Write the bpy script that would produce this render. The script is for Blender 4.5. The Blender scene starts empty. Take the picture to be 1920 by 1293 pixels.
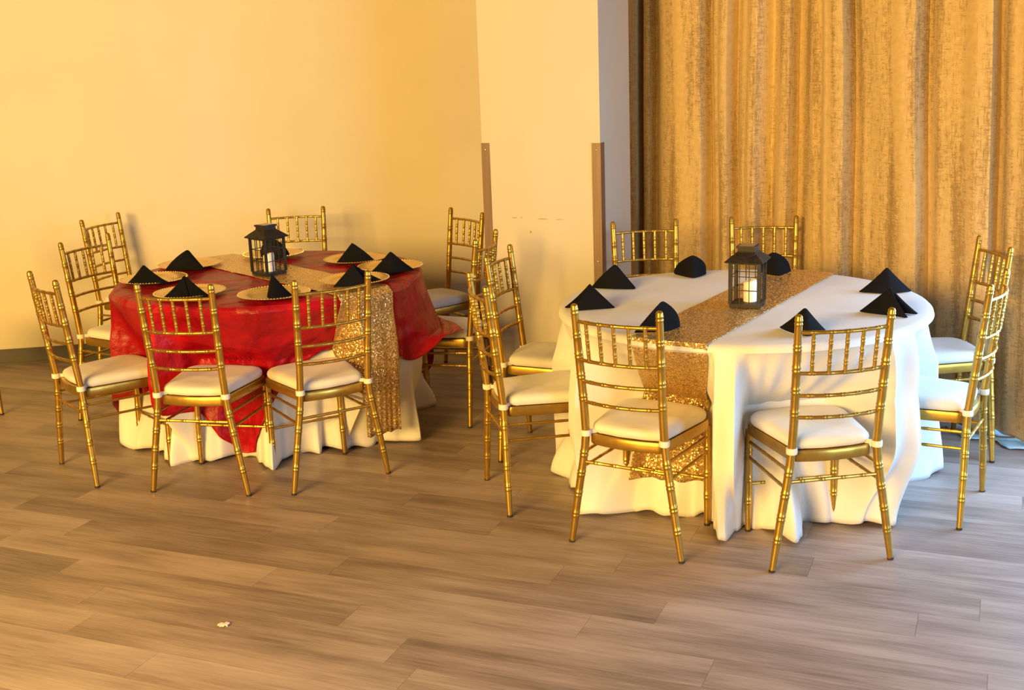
import bpy, bmesh, math, random
from mathutils import Vector, Matrix

random.seed(7)
scene = bpy.context.scene
COL = scene.collection
R = math.radians
sin, cos, pi = math.sin, math.cos, math.pi

# ------------------------------------------------------------------ camera
cam_data = bpy.data.cameras.new('camera')
cam_data.sensor_width = 36.0
cam_data.lens = 2255.75 / 1920 * 36.0
cam_data.clip_end = 100
cam = bpy.data.objects.new('camera', cam_data)
COL.objects.link(cam)
cam.matrix_world = (Matrix.Translation((0, 0, 1.7834)) @ Matrix.Rotation(R(90 - 13.854), 4, 'X')
                    @ Matrix.Rotation(R(-2.094), 4, 'Z'))
scene.camera = cam

# ------------------------------------------------------------------ world, lights, exposure
world = bpy.data.worlds.new('world')
scene.world = world
world.use_nodes = True
bg = world.node_tree.nodes['Background']
bg.inputs['Color'].default_value = (1.0, 0.62, 0.30, 1)
bg.inputs['Strength'].default_value = 0.16


def area_light(name, loc, target, size, size_y, power, color):
    d = bpy.data.lights.new(name, 'AREA')
    d.shape = 'RECTANGLE'
    d.size, d.size_y = size, size_y
    d.energy = power
    d.color = color
    o = bpy.data.objects.new(name, d)
    COL.objects.link(o)
    o.location = loc
    o.rotation_euler = (Vector(target) - Vector(loc)).to_track_quat('-Z', 'Y').to_euler()
    return o


area_light('warm_hall_lamps', (-5.2, -3.8, 3.1), (0.1, 6.6, 1.4), 4.6, 2.4, 2120, (1.0, 0.60, 0.150))
dl = area_light('warm_downlight', (-2.5, 1.6, 2.8), (-2.3, 1.9, 0), .8, .8, 60, (1.0, 0.60, 0.15))
dl.data.spread = R(110)
wd = area_light('window_daylight', (2.85, 4.38, 1.0), (0.9, 3.75, 0.2), 1.2, 1.7, 94, (0.34, 0.63, 1.0))
wd.data.spread = R(165)
area_light('front_cool_fill', (4.5, -.2, 1.5), (1.3, 5.6, 1.0), 2.2, 1.8, 170, (0.50, 0.75, 1.0))  # unseen cool fill, added to grey the right-facing curtain folds

scene.view_settings.view_transform = 'Standard'
scene.view_settings.look = 'None'
scene.view_settings.exposure = 0.0
scene.view_settings.gamma = 1.0
scene.view_settings.use_curve_mapping = False
scene.cycles.use_denoising = True
scene.cycles.transparent_max_bounces = 24


# ------------------------------------------------------------------ material helpers
def mat(name, base=(.5, .5, .5), rough=.5, metal=0.0, spec=.5, **kw):
    m = bpy.data.materials.new(name)
    m.use_nodes = True
    b = m.node_tree.nodes['Principled BSDF']
    b.inputs['Base Color'].default_value = (*base, 1)
    b.inputs['Roughness'].default_value = rough
    b.inputs['Metallic'].default_value = metal
    b.inputs['Specular IOR Level'].default_value = spec
    for k, v in kw.items():
        b.inputs[k].default_value = v
    return m


class NG:
    """tiny node graph helper"""
    def __init__(self, m):
        self.t = m.node_tree
        self.b = self.t.nodes['Principled BSDF']

    def n(self, typ, **kw):
        nd = self.t.nodes.new(typ)
        for k, v in kw.items():
            if k in nd.inputs:
                nd.inputs[k].default_value = v
            else:
                setattr(nd, k, v)
        return nd

    def l(self, a, b):
        self.t.links.new(a, b)

    def ramp(self, fac, stops):
        r = self.n('ShaderNodeValToRGB')
        e = r.color_ramp.elements
        while len(e) < len(stops):
            e.new(.5)
        for el, (p, c) in zip(e, stops):
            el.position = p
            el.color = (*c, 1) if len(c) == 3 else c
        self.l(fac, r.inputs['Fac'])
        return r.outputs['Color']

    def coords(self, scale=(1, 1, 1), kind='Object'):
        tc = self.n('ShaderNodeTexCoord')
        mp = self.n('ShaderNodeMapping')
        mp.inputs['Scale'].default_value = scale
        self.l(tc.outputs[kind], mp.inputs['Vector'])
        return mp.outputs['Vector']

    def noise(self, vec, scale, detail=4, rough=.55):
        k = self.n('ShaderNodeTexNoise', Scale=scale, Detail=detail, Roughness=rough)
        self.l(vec, k.inputs['Vector'])
        return k.outputs['Fac']

    def bump(self, height, strength, dist=.01):
        k = self.n('ShaderNodeBump', Strength=strength, Distance=dist)
        self.l(height, k.inputs['Height'])
        self.l(k.outputs['Normal'], self.b.inputs['Normal'])

    def mixc(self, fac, a, b, mode='MIX'):
        k = self.n('ShaderNodeMix', data_type='RGBA', blend_type=mode)
        for sock, val in ((k.inputs[0], fac), (k.inputs[6], a), (k.inputs[7], b)):
            if hasattr(val, 'is_linked'):
                self.l(val, sock)
            elif isinstance(val, tuple):
                sock.default_value = (*val, 1)
            else:
                sock.default_value = val
        return k.outputs[2]

    def math(self, op, a, b=0.0):
        k = self.n('ShaderNodeMath', operation=op)
        for sock, val in ((k.inputs[0], a), (k.inputs[1], b)):
            if hasattr(val, 'is_linked'):
                self.l(val, sock)
            else:
                sock.default_value = val
        return k.outputs[0]


M = {}
# painted walls
M['wall'] = mat('wall_paint', (.80, .66, .42), .75, spec=.2)
g = NG(M['wall'])
v = g.coords()
f = g.noise(v, 1.3, 4)
g.l(g.ramp(f, [(.3, (.62, .56, .44)), (.7, (.66, .60, .47))]), g.b.inputs['Base Color'])
g.bump(g.noise(v, 180, 3), .06, .002)

M['pillar'] = mat('pillar_paint', (.82, .74, .58), .7, spec=.2)
g = NG(M['pillar'])
v = g.coords()
c = g.ramp(g.noise(v, 1.7, 4), [(.3, (.55, .50, .42)), (.7, (.58, .53, .445))])
# scuff marks: local x along the pillar front, local z up
tc = g.n('ShaderNodeTexCoord')
sp = g.n('ShaderNodeSeparateXYZ')
g.l(tc.outputs['Object'], sp.inputs[0])
scuffmask = None
nz = g.noise(g.coords((1, 1, 3)), 55, 5, .7)
for (sx, sz, wx, wz) in ((.176, .915, .026, .005), (.335, .913, .05, .006), (.43, .913, .04, .004), (.266, .842, .011, .014), (.215, .917, .010, .007)):
    dx = g.math('DIVIDE', g.math('SUBTRACT', sp.outputs['X'], sx), wx)
    dz = g.math('DIVIDE', g.math('SUBTRACT', sp.outputs['Z'], sz), wz)
    dd = g.math('ADD', g.math('MULTIPLY', dx, dx), g.math('MULTIPLY', dz, dz))
    mk = g.math('MAXIMUM', g.math('SUBTRACT', 1.0, dd), 0.0)
    scuffmask = mk if scuffmask is None else g.math('MAXIMUM', scuffmask, mk)
thr = g.math('GREATER_THAN', g.math('MULTIPLY', scuffmask, nz), .33)
front = g.math('LESS_THAN', sp.outputs['Y'], .01)
g.l(g.mixc(g.math('MULTIPLY', g.math('MULTIPLY', thr, front), .55), c, (.25, .17, .10)), g.b.inputs['Base Color'])
g.bump(g.noise(v, 180, 3), .06, .002)

M['baseboard'] = mat('vinyl_baseboard', (.085, .075, .062), .5)
g = NG(M['baseboard'])
g.l(g.ramp(g.noise(g.coords(), 6, 3), [(.3, (.052, .045, .036)), (.7, (.070, .061, .049))]), g.b.inputs['Base Color'])

M['slab'] = mat('subfloor', (.05, .04, .035), .9)

# floor planks, local x runs along the plank
M['plank'] = mat('vinyl_plank', (.36, .29, .24), .42, spec=.45)
g = NG(M['plank'])
oi = g.n('ShaderNodeObjectInfo')
rnd = oi.outputs['Random']
tc = g.n('ShaderNodeTexCoord')
off = g.n('ShaderNodeCombineXYZ')
g.l(g.math('MULTIPLY', rnd, 61.7), off.inputs[0])
g.l(g.math('MULTIPLY', rnd, 17.3), off.inputs[1])
g.l(g.math('MULTIPLY', rnd, 33.1), off.inputs[2])
ad = g.n('ShaderNodeVectorMath', operation='ADD')
g.l(tc.outputs['Object'], ad.inputs[0])
g.l(off.outputs[0], ad.inputs[1])


def mapped(scale):
    mp = g.n('ShaderNodeMapping')
    mp.inputs['Scale'].default_value = scale
    g.l(ad.outputs[0], mp.inputs['Vector'])
    return mp.outputs['Vector']


cloud = g.noise(mapped((1.6, 9, 1)), 1.0, 3, .5)
grain = g.noise(mapped((5, 95, 1)), 1.0, 5, .65)
fine = g.noise(mapped((14, 330, 1)), 1.0, 3, .6)
tone = g.math('ADD', g.math('MULTIPLY', cloud, .52), g.math('ADD', g.math('MULTIPLY', grain, .38), g.math('MULTIPLY', fine, .16)))
tone = g.math('ADD', tone, g.math('MULTIPLY', g.math('SUBTRACT', rnd, .5), .13))
g.l(g.ramp(tone, [(.33, (.130, .094, .078)), (.47, (.235, .178, .156)), (.58, (.33, .258, .23)), (.74, (.43, .345, .312))]), g.b.inputs['Base Color'])
g.l(g.math('ADD', .38, g.math('MULTIPLY', grain, .16)), g.b.inputs['Roughness'])
g.bump(g.math('ADD', grain, g.math('MULTIPLY', fine, .6)), .12, .0015)

# curtain brocade
M['curtain'] = mat('distressed_brocade', (.45, .35, .2), .48, spec=.4)
g = NG(M['curtain'])
uv = g.n('ShaderNodeTexCoord')


def uvm(scale):
    mp = g.n('ShaderNodeMapping')
    mp.inputs['Scale'].default_value = scale
    g.l(uv.outputs['UV'], mp.inputs['Vector'])
    return mp.outputs['Vector']


vert = g.noise(uvm((150, 16, 1)), 1.0, 5, .72)
horz = g.noise(uvm((26, 130, 1)), 1.0, 5, .72)
band = g.noise(uvm((11, .7, 1)), 1.0, 3, .6)
fleck = g.math('MAXIMUM', vert, horz)
thr = g.math('ADD', fleck, g.math('MULTIPLY', g.math('SUBTRACT', band, .5), .75))
c1 = g.ramp(g.noise(uvm((30, 30, 1)), 1.0, 4, .6), [(.3, (.49, .35, .165)), (.7, (.60, .445, .225))])
fk = g.ramp(thr, [(.52, (0, 0, 0)), (.66, (1, 1, 1))])
g.l(g.mixc(g.math('MULTIPLY', fk, .64), c1, (.14, .08, .026)), g.b.inputs['Base Color'])
g.b.inputs['Sheen Weight'].default_value = .12
g.bump(fleck, .15, .003)

# gold paint
M['gold'] = mat('gold_metal_paint', (.64, .41, .085), .36, .82)
g = NG(M['gold'])
v = g.coords()
g.l(g.ramp(g.noise(v, 26, 4), [(.3, (.42, .255, .045)), (.7, (.50, .315, .064))]), g.b.inputs['Base Color'])
g.l(g.math('ADD', .25, g.math('MULTIPLY', g.noise(v, 60, 3), .12)), g.b.inputs['Roughness'])
M['glide'] = mat('black_rubber', (.02, .017, .014), .7)


def cloth_mat(name, ca, cb, rough, weave, wrinkle, wscale, sheen=.2, spec=.3):
    m = mat(name, ca, rough, spec=spec)
    g = NG(m)
    v = g.coords()
    g.l(g.ramp(g.noise(v, 5, 4), [(.3, ca), (.7, cb)]), g.b.inputs['Base Color'])
    g.b.inputs['Sheen Weight'].default_value = sheen
    h = g.math('ADD', g.math('MULTIPLY', g.noise(v, wscale, 3, .5), wrinkle), g.math('MULTIPLY', g.noise(v, 420, 2), weave))
    g.bump(h, .5, .01)
    return m


M['pad'] = cloth_mat('white_cushion_cloth', (.64, .615, .57), (.68, .655, .61), .8, .03, .35, 12)
M['white'] = cloth_mat('white_polyester_cloth', (.69, .67, .65), (.73, .71, .69), .6, .03, .25, 5, sheen=.1)
M['black'] = cloth_mat('black_napkin_cloth', (.0045, .0045, .0055), (.007, .007, .009), .85, .05, .25, 25, sheen=.0, spec=.10)

# rumpled red satin
M['red'] = mat('red_satin', (.34, .003, .010), .40, spec=.30)
g = NG(M['red'])
v = g.coords()
g.l(g.ramp(g.noise(v, 7, 4), [(.3, (.30, .002, .008)), (.7, (.38, .004, .013))]), g.b.inputs['Base Color'])
vo = g.n('ShaderNodeTexVoronoi', feature='SMOOTH_F1', Scale=6.5, Smoothness=.35)
ds = g.n('ShaderNodeVectorMath', operation='ADD')
nv = g.n('ShaderNodeTexNoise', Scale=5.0, Detail=3.0)
g.l(v, nv.inputs['Vector'])
sc_ = g.n('ShaderNodeVectorMath', operation='SCALE')
sc_.inputs['Scale'].default_value = .22
g.l(nv.outputs['Color'], sc_.inputs[0])
g.l(v, ds.inputs[0])
g.l(sc_.outputs[0], ds.inputs[1])
g.l(ds.outputs[0], vo.inputs['Vector'])
hh = g.math('ADD', g.math('MULTIPLY', vo.outputs['Distance'], 1.6), g.math('MULTIPLY', g.noise(v, 22, 4, .6), .35))
g.bump(hh, .55, .03)

# gold sequins: every cell of the voronoi is a sequin with its own tilt
M['sequin'] = mat('gold_sequins', (.85, .52, .13), .25, .7)
g = NG(M['sequin'])
v = g.coords()
vo = g.n('ShaderNodeTexVoronoi', Scale=240.0)
g.l(v, vo.inputs['Vector'])
sub = g.n('ShaderNodeVectorMath', operation='SUBTRACT')
g.l(vo.outputs['Color'], sub.inputs[0])
sub.inputs[1].default_value = (.5, .5, .5)
scl = g.n('ShaderNodeVectorMath', operation='SCALE')
scl.inputs['Scale'].default_value = 1.0
g.l(sub.outputs[0], scl.inputs[0])
geo = g.n('ShaderNodeNewGeometry')
add = g.n('ShaderNodeVectorMath', operation='ADD')
g.l(geo.outputs['Normal'], add.inputs[0])
g.l(scl.outputs[0], add.inputs[1])
nrm = g.n('ShaderNodeVectorMath', operation='NORMALIZE')
g.l(add.outputs[0], nrm.inputs[0])
g.l(nrm.outputs[0], g.b.inputs['Normal'])
sx = g.n('ShaderNodeSeparateColor')
g.l(vo.outputs['Color'], sx.inputs[0])
g.l(g.ramp(sx.outputs[0], [(.0, (.46, .28, .085)), (.5, (.72, .47, .17)), (1, (.95, .72, .34))]), g.b.inputs['Base Color'])

# charger plate, lantern, glass, wax, steel
M['plate'] = mat('gold_charger', (.80, .56, .20), .30, .75)
g = NG(M['plate'])
v = g.coords()
g.l(g.ramp(g.noise(v, 18, 3), [(.3, (.76, .52, .18)), (.7, (.84, .60, .23))]), g.b.inputs['Base Color'])
wv = g.n('ShaderNodeTexWave', Scale=60.0, Distortion=4.0, wave_type='RINGS')
g.l(v, wv.inputs['Vector'])
g.bump(wv.outputs['Fac'], .05, .002)
M['iron'] = mat('black_painted_metal', (.018, .014, .011), .55, .0, .3)
g = NG(M['iron'])
g.l(g.ramp(g.noise(g.coords(), 40, 3), [(.3, (.014, .011, .009)), (.7, (.028, .022, .017))]), g.b.inputs['Base Color'])
M['solar'] = mat('solar_panel_top', (.10, .085, .075), .15, 0, .6)
M['glass'] = bpy.data.materials.new('clear_pane')
M['glass'].use_nodes = True
t = M['glass'].node_tree
t.nodes.remove(t.nodes['Principled BSDF'])
tr = t.nodes.new('ShaderNodeBsdfTransparent')
tr.inputs[0].default_value = (.99, .99, .985, 1)
gl = t.nodes.new('ShaderNodeBsdfGlossy')
gl.inputs['Roughness'].default_value = .05
fr = t.nodes.new('ShaderNodeLayerWeight')
fr.inputs['Blend'].default_value = .025
mx = t.nodes.new('ShaderNodeMixShader')
t.links.new(fr.outputs['Facing'], mx.inputs[0])
t.links.new(tr.outputs[0], mx.inputs[1])
t.links.new(gl.outputs[0], mx.inputs[2])
t.links.new(mx.outputs[0], t.nodes['Material Output'].inputs['Surface'])
M['wax'] = mat('white_wax', (.86, .83, .78), .45, spec=.4)
M['steel'] = mat('brushed_corner_steel', (.22, .15, .11), .5, .5)
g = NG(M['steel'])
g.l(g.ramp(g.noise(g.coords((60, 60, 1.5)), 2, 4), [(.3, (.17, .115, .082)), (.7, (.23, .16, .12))]), g.b.inputs['Base Color'])
M['screw'] = mat('bright_screw', (.75, .70, .62), .25, .9)
M['wood'] = mat('table_plywood', (.30, .20, .12), .6)
M['bluelight'] = mat('pale_blue_window_light', (.36, .58, .74), .35, spec=.5)  # blue window light below the curtain hem, put into the base colour
M['cord'] = mat('brown_cord', (.22, .09, .04), .5)
M['film'] = mat('clear_scrap', (.80, .76, .72), .2, spec=.8)


# ------------------------------------------------------------------ object helpers
def link(name, me, m=None, parent=None):
    o = bpy.data.objects.new(name, me)
    COL.objects.link(o)
    if m is not None and not me.materials:
        me.materials.append(m)
    if parent is not None:
        o.parent = parent
    return o


def from_bm(name, bm, m, parent=None, smooth=True):
    bmesh.ops.recalc_face_normals(bm, faces=bm.faces)
    me = bpy.data.meshes.new(name)
    bm.to_mesh(me)
    bm.free()
    if smooth:
        me.polygons.foreach_set('use_smooth', [True] * len(me.polygons))
        me.set_sharp_from_angle(angle=R(38))
    return link(name, me, m, parent)


def empty(name, loc=(0, 0, 0), rz=0.0):
    o = bpy.data.objects.new(name, None)
    o.empty_display_size = .1
    COL.objects.link(o)
    o.location = loc
    o.rotation_euler = (0, 0, rz)
    return o


def tag(o, label, cat, group=None):
    o['label'] = label
    o['category'] = cat
    if group:
        o['group'] = group
    return o


def structure(o):
    o['kind'] = 'structure'
    return o


def children(o):
    return [c for c in bpy.data.objects if c.parent is o]


def copy_tree(root, kids, loc, rz):
    """kids: list of (part, [sub-parts])"""
    r = root.copy()
    COL.objects.link(r)
    r.location = loc
    r.rotation_euler = (0, 0, rz)
    for ch, subs in kids:
        c = ch.copy()
        COL.objects.link(c)
        c.parent = r
        for s in subs:
            d = s.copy()
            COL.objects.link(d)
            d.parent = c
    return r


def tree_of(root):
    return [(c, children(c)) for c in children(root)]


def add_box(bm, lo, hi, mtx=None):
    vs = [bm.verts.new((x, y, z)) for x in (lo[0], hi[0]) for y in (lo[1], hi[1]) for z in (lo[2], hi[2])]
    if mtx is not None:
        for w in vs:
            w.co = mtx @ w.co
    for q in ((0, 1, 3, 2), (4, 6, 7, 5), (0, 4, 5, 1), (2, 3, 7, 6), (0, 2, 6, 4), (1, 5, 7, 3)):
        bm.faces.new([vs[i] for i in q])


def add_prism(bm, poly, z0, z1):
    a = [bm.verts.new((x, y, z0)) for x, y in poly]
    b = [bm.verts.new((x, y, z1)) for x, y in poly]
    n = len(poly)
    for i in range(n):
        j = (i + 1) % n
        bm.faces.new((a[i], a[j], b[j], b[i]))
    bm.faces.new(a[::-1])
    bm.faces.new(b)


def add_tube(bm, pts, rad, seg=10, caps=True, closed=False):
    """sweep a circle along pts; rad is a number or a list"""
    pts = [Vector(q) for q in pts]
    n = len(pts)
    rr = rad if isinstance(rad, (list, tuple)) else [rad] * n
    rings = []
    up = None
    for i, q in enumerate(pts):
        if closed:
            d = pts[(i + 1) % n] - pts[i - 1]
        else:
            d = pts[min(i + 1, n - 1)] - pts[max(i - 1, 0)]
        d.normalize()
        if up is None:
            up = Vector((1, 0, 0)) if abs(d.x) < .9 else Vector((0, 1, 0))
        a = (up - d * up.dot(d)).normalized()
        up = a
        b = d.cross(a)
        rings.append([bm.verts.new(q + (a * cos(2 * pi * k / seg) + b * sin(2 * pi * k / seg)) * rr[i]) for k in range(seg)])
    for i in range(n if closed else n - 1):
        A, B = rings[i], rings[(i + 1) % n]
        for k in range(seg):
            bm.faces.new((A[k], A[(k + 1) % seg], B[(k + 1) % seg], B[k]))
    if caps and not closed:
        bm.faces.new(rings[0][::-1])
        bm.faces.new(rings[-1])


def add_lathe(bm, prof, seg=40, center=(0, 0)):
    rings = []
    for r, z in prof:
        if r < 1e-5:
            rings.append([bm.verts.new((center[0], center[1], z))])
        else:
            rings.append([bm.verts.new((center[0] + r * cos(2 * pi * k / seg), center[1] + r * sin(2 * pi * k / seg), z)) for k in range(seg)])
    for A, B in zip(rings, rings[1:]):
        for k in range(seg):
            j = (k + 1) % seg
            if len(A) == 1 and len(B) == 1:
                continue
            if len(A) == 1:
                bm.faces.new((A[0], B[j], B[k]))
            elif len(B) == 1:
                bm.faces.new((A[k], A[j], B[0]))
            else:
                bm.faces.new((A[k], A[j], B[j], B[k]))


def lerp(a, b, t):
    return a + (b - a) * t


def table_lookup(tab, x):
    """piecewise smooth lookup, tab sorted by x"""
    if x <= tab[0][0]:
        return tab[0][1]
    for (x0, y0), (x1, y1) in zip(tab, tab[1:]):
        if x <= x1:
            t = (x - x0) / (x1 - x0)
            t = t * t * (3 - 2 * t)
            return lerp(y0, y1, t)
    return tab[-1][1]


# ------------------------------------------------------------------ room: walls
AX = R(-22.7)                                   # direction of the floor planks
PF = R(-25.6)                                   # direction of the pillar front
pl_c = Vector((-.12, 6.39))                   # front left corner of the pillar
# long wall on the left
wa = Vector((-5.2, 6.913)); wb = Vector((.16, 7.667))
wl = (wb - wa).length
wall = bmesh.new()
add_box(wall, (0, .008, -.02), (wl, .13, 3.1))
o = structure(from_bm('wall_left', wall, M['wall'], smooth=False))
o.location = (wa.x, wa.y, 0)
o.rotation_euler = (0, 0, math.atan2(wb.y - wa.y, wb.x - wa.x))
b = bmesh.new()
add_box(b, (0, -.004, 0), (wl - .3, .008, .095))
add_box(b, (0, -.011, 0), (wl - .3, -.004, .012))
bb = structure(from_bm('baseboard_left', b, M['baseboard'], smooth=False))
bb.location = o.location
bb.rotation_euler = o.rotation_euler
# pillar: local x along its front, local y into the wall
b = bmesh.new()
PW, PD = .664, .44
add_box(b, (0, 0, 0), (PW, PD, 3.1))
pil = structure(from_bm('wall_center', b, M['pillar'], smooth=False))
pil.location = (pl_c.x, pl_c.y, 0)
pil.rotation_euler = (0, 0, PF)
b = bmesh.new()
add_box(b, (.0, -.012, 0), (PW, 0, .095))
add_box(b, (PW, -.012, 0), (PW + .012, PD, .095))
add_box(b, (-.012, -.012, 0), (0, PD, .095))
o = structure(from_bm('baseboard_center', b, M['baseboard'], smooth=False))
o.location = pil.location
o.rotation_euler = pil.rotation_euler


def pillar_pt(x, y, z):
    return Vector((pl_c.x + cos(PF) * x - sin(PF) * y, pl_c.y + sin(PF) * x + cos(PF) * y, z))


# steel corner guards: an angle of two flanges
def guard(x, sgn, label):
    root = empty('corner_guard', pillar_pt(x, 0, .097), PF)
    tag(root, label, 'corner guard', 'steel corner guards on the pillar')
    w, tk, h = .048, .003, 1.208
    b = bmesh.new()
    x0, x1 = (-tk, w - tk) if sgn < 0 else (-w + tk, tk)
    add_box(b, (x0, -tk, 0), (x1, 0, h))
    from_bm('front_flange', b, M['steel'], root, False)
    b = bmesh.new()
    s0, s1 = (-tk, 0) if sgn < 0 else (0, tk)
    add_box(b, (s0, -.0, 0), (s1, .052 if sgn > 0 else .03, h))
    from_bm('side_flange', b, M['steel'], root, False)
    for z in (h - .035, h * .5, .04):
        b = bmesh.new()
        add_lathe(b, [(.0055, 0), (.005, .002), (.003, .0035), (0, .004)], 10)
        s = from_bm('screw', b, M['screw'], root)
        s.location = ((x0 + x1) / 2, -tk, z)
        s.rotation_euler = (R(90), 0, 0)
    return root


guard(0, -1, 'brown steel corner guard where pillar meets yellow wall, behind gold chairs')
guard(PW, 1, 'brown steel corner guard on right pillar edge, beside the grey pillar side')

# wall behind the curtain
CA = Vector((.72, 7.0)); CT = Vector((.63369, -.77359)); CN = Vector((-.77359, -.63369))   # CN points into the room
b = bmesh.new()
q0 = CA + CT * -.90 - CN * .30
q1 = CA + CT * 2.75 - CN * .30
q2 = q1 - CN * .1
q3 = q0 - CN * .1
add_prism(b, [tuple(q) for q in (q0, q1, q2, q3)], -.02, 3.1)
structure(from_bm('wall_right', b, M['wall'], smooth=False))

# ------------------------------------------------------------------ floor: slab + every plank
room = [Vector(q) for q in ((-5.1, 1.5), (3.5, 1.5), (3.5, 3.3))]
room += [q1 + CN * -.02, q0 + CN * -.02, Vector((-5.1, 6.94))]
b = bmesh.new()
add_prism(b, [tuple(q) for q in room], -.05, -.0065)
floor = structure(from_bm('floor', b, M['slab'], smooth=False))


def clip(poly, halfplanes):
    for (px, py, nx, ny) in halfplanes:
        out = []
        for i in range(len(poly)):
            A, B = poly[i - 1], poly[i]
            da = (A[0] - px) * nx + (A[1] - py) * ny
            db = (B[0] - px) * nx + (B[1] - py) * ny
            if (da >= 0) != (db >= 0):
                t = da / (da - db)
                out.append((A[0] + (B[0] - A[0]) * t, A[1] + (B[1] - A[1]) * t))
            if db >= 0:
                out.append(B)
        poly = out
        if len(poly) < 3:
            return []
    return poly


def inside(q):
    c = False
    n = len(room)
    for i in range(n):
        a, b_ = room[i], room[i - 1]
        if (a.y > q[1]) != (b_.y > q[1]) and q[0] < (b_.x - a.x) * (q[1] - a.y) / (b_.y - a.y) + a.x:
            c = not c
    return c


PWID, PLEN, GAP = .165, 1.19, .0004
ux, uy = cos(AX), sin(AX)
nx_, ny_ = -uy, ux                              # across the planks, away from the camera
known = {0: -2.566, 1: -1.197, -2: -3.545, -3: -1.917, -6: -2.362, -7: -2.05, 2: -1.75, 3: -2.20, -1: -2.15, -4: -2.85, -5: -1.55, -8: -2.7}
hp = []
cc = Vector((0, 5))
for i in range(len(room)):
    a, b_ = room[i - 1], room[i]
    e = b_ - a
    hp.append((a, Vector((-e.y, e.x)).normalized()))
full_mesh = None
b = bmesh.new()
add_prism(b, [(GAP, GAP), (PLEN - GAP, GAP), (PLEN - GAP, PWID - GAP), (GAP, PWID - GAP)], -.0065, 0)
bmesh.ops.recalc_face_normals(b, faces=b.faces)
full_mesh = bpy.data.meshes.new('plank')
b.to_mesh(full_mesh)
b.free()
full_mesh.materials.append(M['plank'])
ROW0 = 3.62 - PWID / 2
prng = random.Random(21)
# room is cut for clipping into simple half planes: side, front, long wall / pillar / curtain wall
halves = []
for a, b_ in ((room[0], room[1]), (room[1], room[2]), (room[2], room[3]), (room[3], room[4]), (Vector((-5.1, 6.94)), Vector((.16, 7.68))), (Vector((-5.1, 7)), Vector((-5.1, 1.5)))):
    e = b_ - a
    n = Vector((-e.y, e.x)).normalized()
    if (cc - a).dot(n) < 0:
        n = -n
    halves.append((a, n))
for row in range(-14, 32):
    v0 = ROW0 + row * PWID
    off = known.get(row, prng.uniform(-3, -1.8))
    u = off - 4 * PLEN
    while u < 5:
        o = Vector((ux * u + nx_ * v0, uy * u + ny_ * v0))
        corners = [o + Vector((ux * p, uy * p)) + Vector((nx_ * q, ny_ * q)) for p, q in ((0, 0), (PLEN, 0), (PLEN, PWID), (0, PWID))]
        flags = [all((c - a).dot(n) >= 0 for a, n in halves) for c in corners]
        me = None
        if all(flags):
            me = full_mesh
        elif any(flags) or any(all((o + Vector((ux * p, uy * p)) - a).dot(n) >= 0 for a, n in halves) for p in (.3, .6, .9)):
            loc_h = []
            for a, n in halves:
                d = a - o
                loc_h.append((d.x * ux + d.y * uy, d.x * nx_ + d.y * ny_, n.x * ux + n.y * uy, n.x * nx_ + n.y * ny_))
            poly = clip([(GAP, GAP), (PLEN - GAP, GAP), (PLEN - GAP, PWID - GAP), (GAP, PWID - GAP)], loc_h)
            if len(poly) >= 3:
                b = bmesh.new()
                add_prism(b, poly, -.0065, 0)
                bmesh.ops.recalc_face_normals(b, faces=b.faces)
                me = bpy.data.meshes.new('plank')
                b.to_mesh(me)
                b.free()
                me.materials.append(M['plank'])
        if me is not None:
            p = link('plank', me, None, floor)
            p.location = (o.x, o.y, 0)
            p.rotation_euler = (0, 0, AX)
        u += PLEN

# ------------------------------------------------------------------ curtains
# (distance along the curtain, depth): gentle rise, broad crest, steep fall into the next crease
left_folds = [(-.65, .0), (-.5, .02), (-.40, -.02), (-.25, .02), (-.12, -.02), (.0, .02), (.06, .02), (.098, -.02), (.131, .015), (.16, .018), (.19, -.026), (.278, .02), (.42, .03),
              (.537, .030), (.615, -.026), (.655, .004), (.70, .027), (.722, .027), (.794, -.026), (.843, .004), (.885, .027), (.905, .027), (1.033, -.03), (1.09, .018), (1.115, .02),
              (1.19, -.032), (1.295, .012), (1.36, .025), (1.42, .02)]
right_folds = [(1.30, .0), (1.345, .0), (1.37, .025), (1.42, .031), (1.463, .030), (1.541, -.032), (1.60, .0), (1.70, .014), (1.80, .03), (1.855, .030), (1.938, -.034), (2.0, .0),
               (2.08, .004), (2.16, .026), (2.222, .026), (2.279, -.032), (2.333, .012), (2.45, .03), (2.51, .026), (2.55, -.02), (2.65, .02), (2.8, .0)]
KD = 1.6
left_folds = [(a + .8 * KD * b, KD * b) for a, b in left_folds]
right_folds = [(a + .8 * KD * b, KD * b) for a, b in right_folds]


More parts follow.
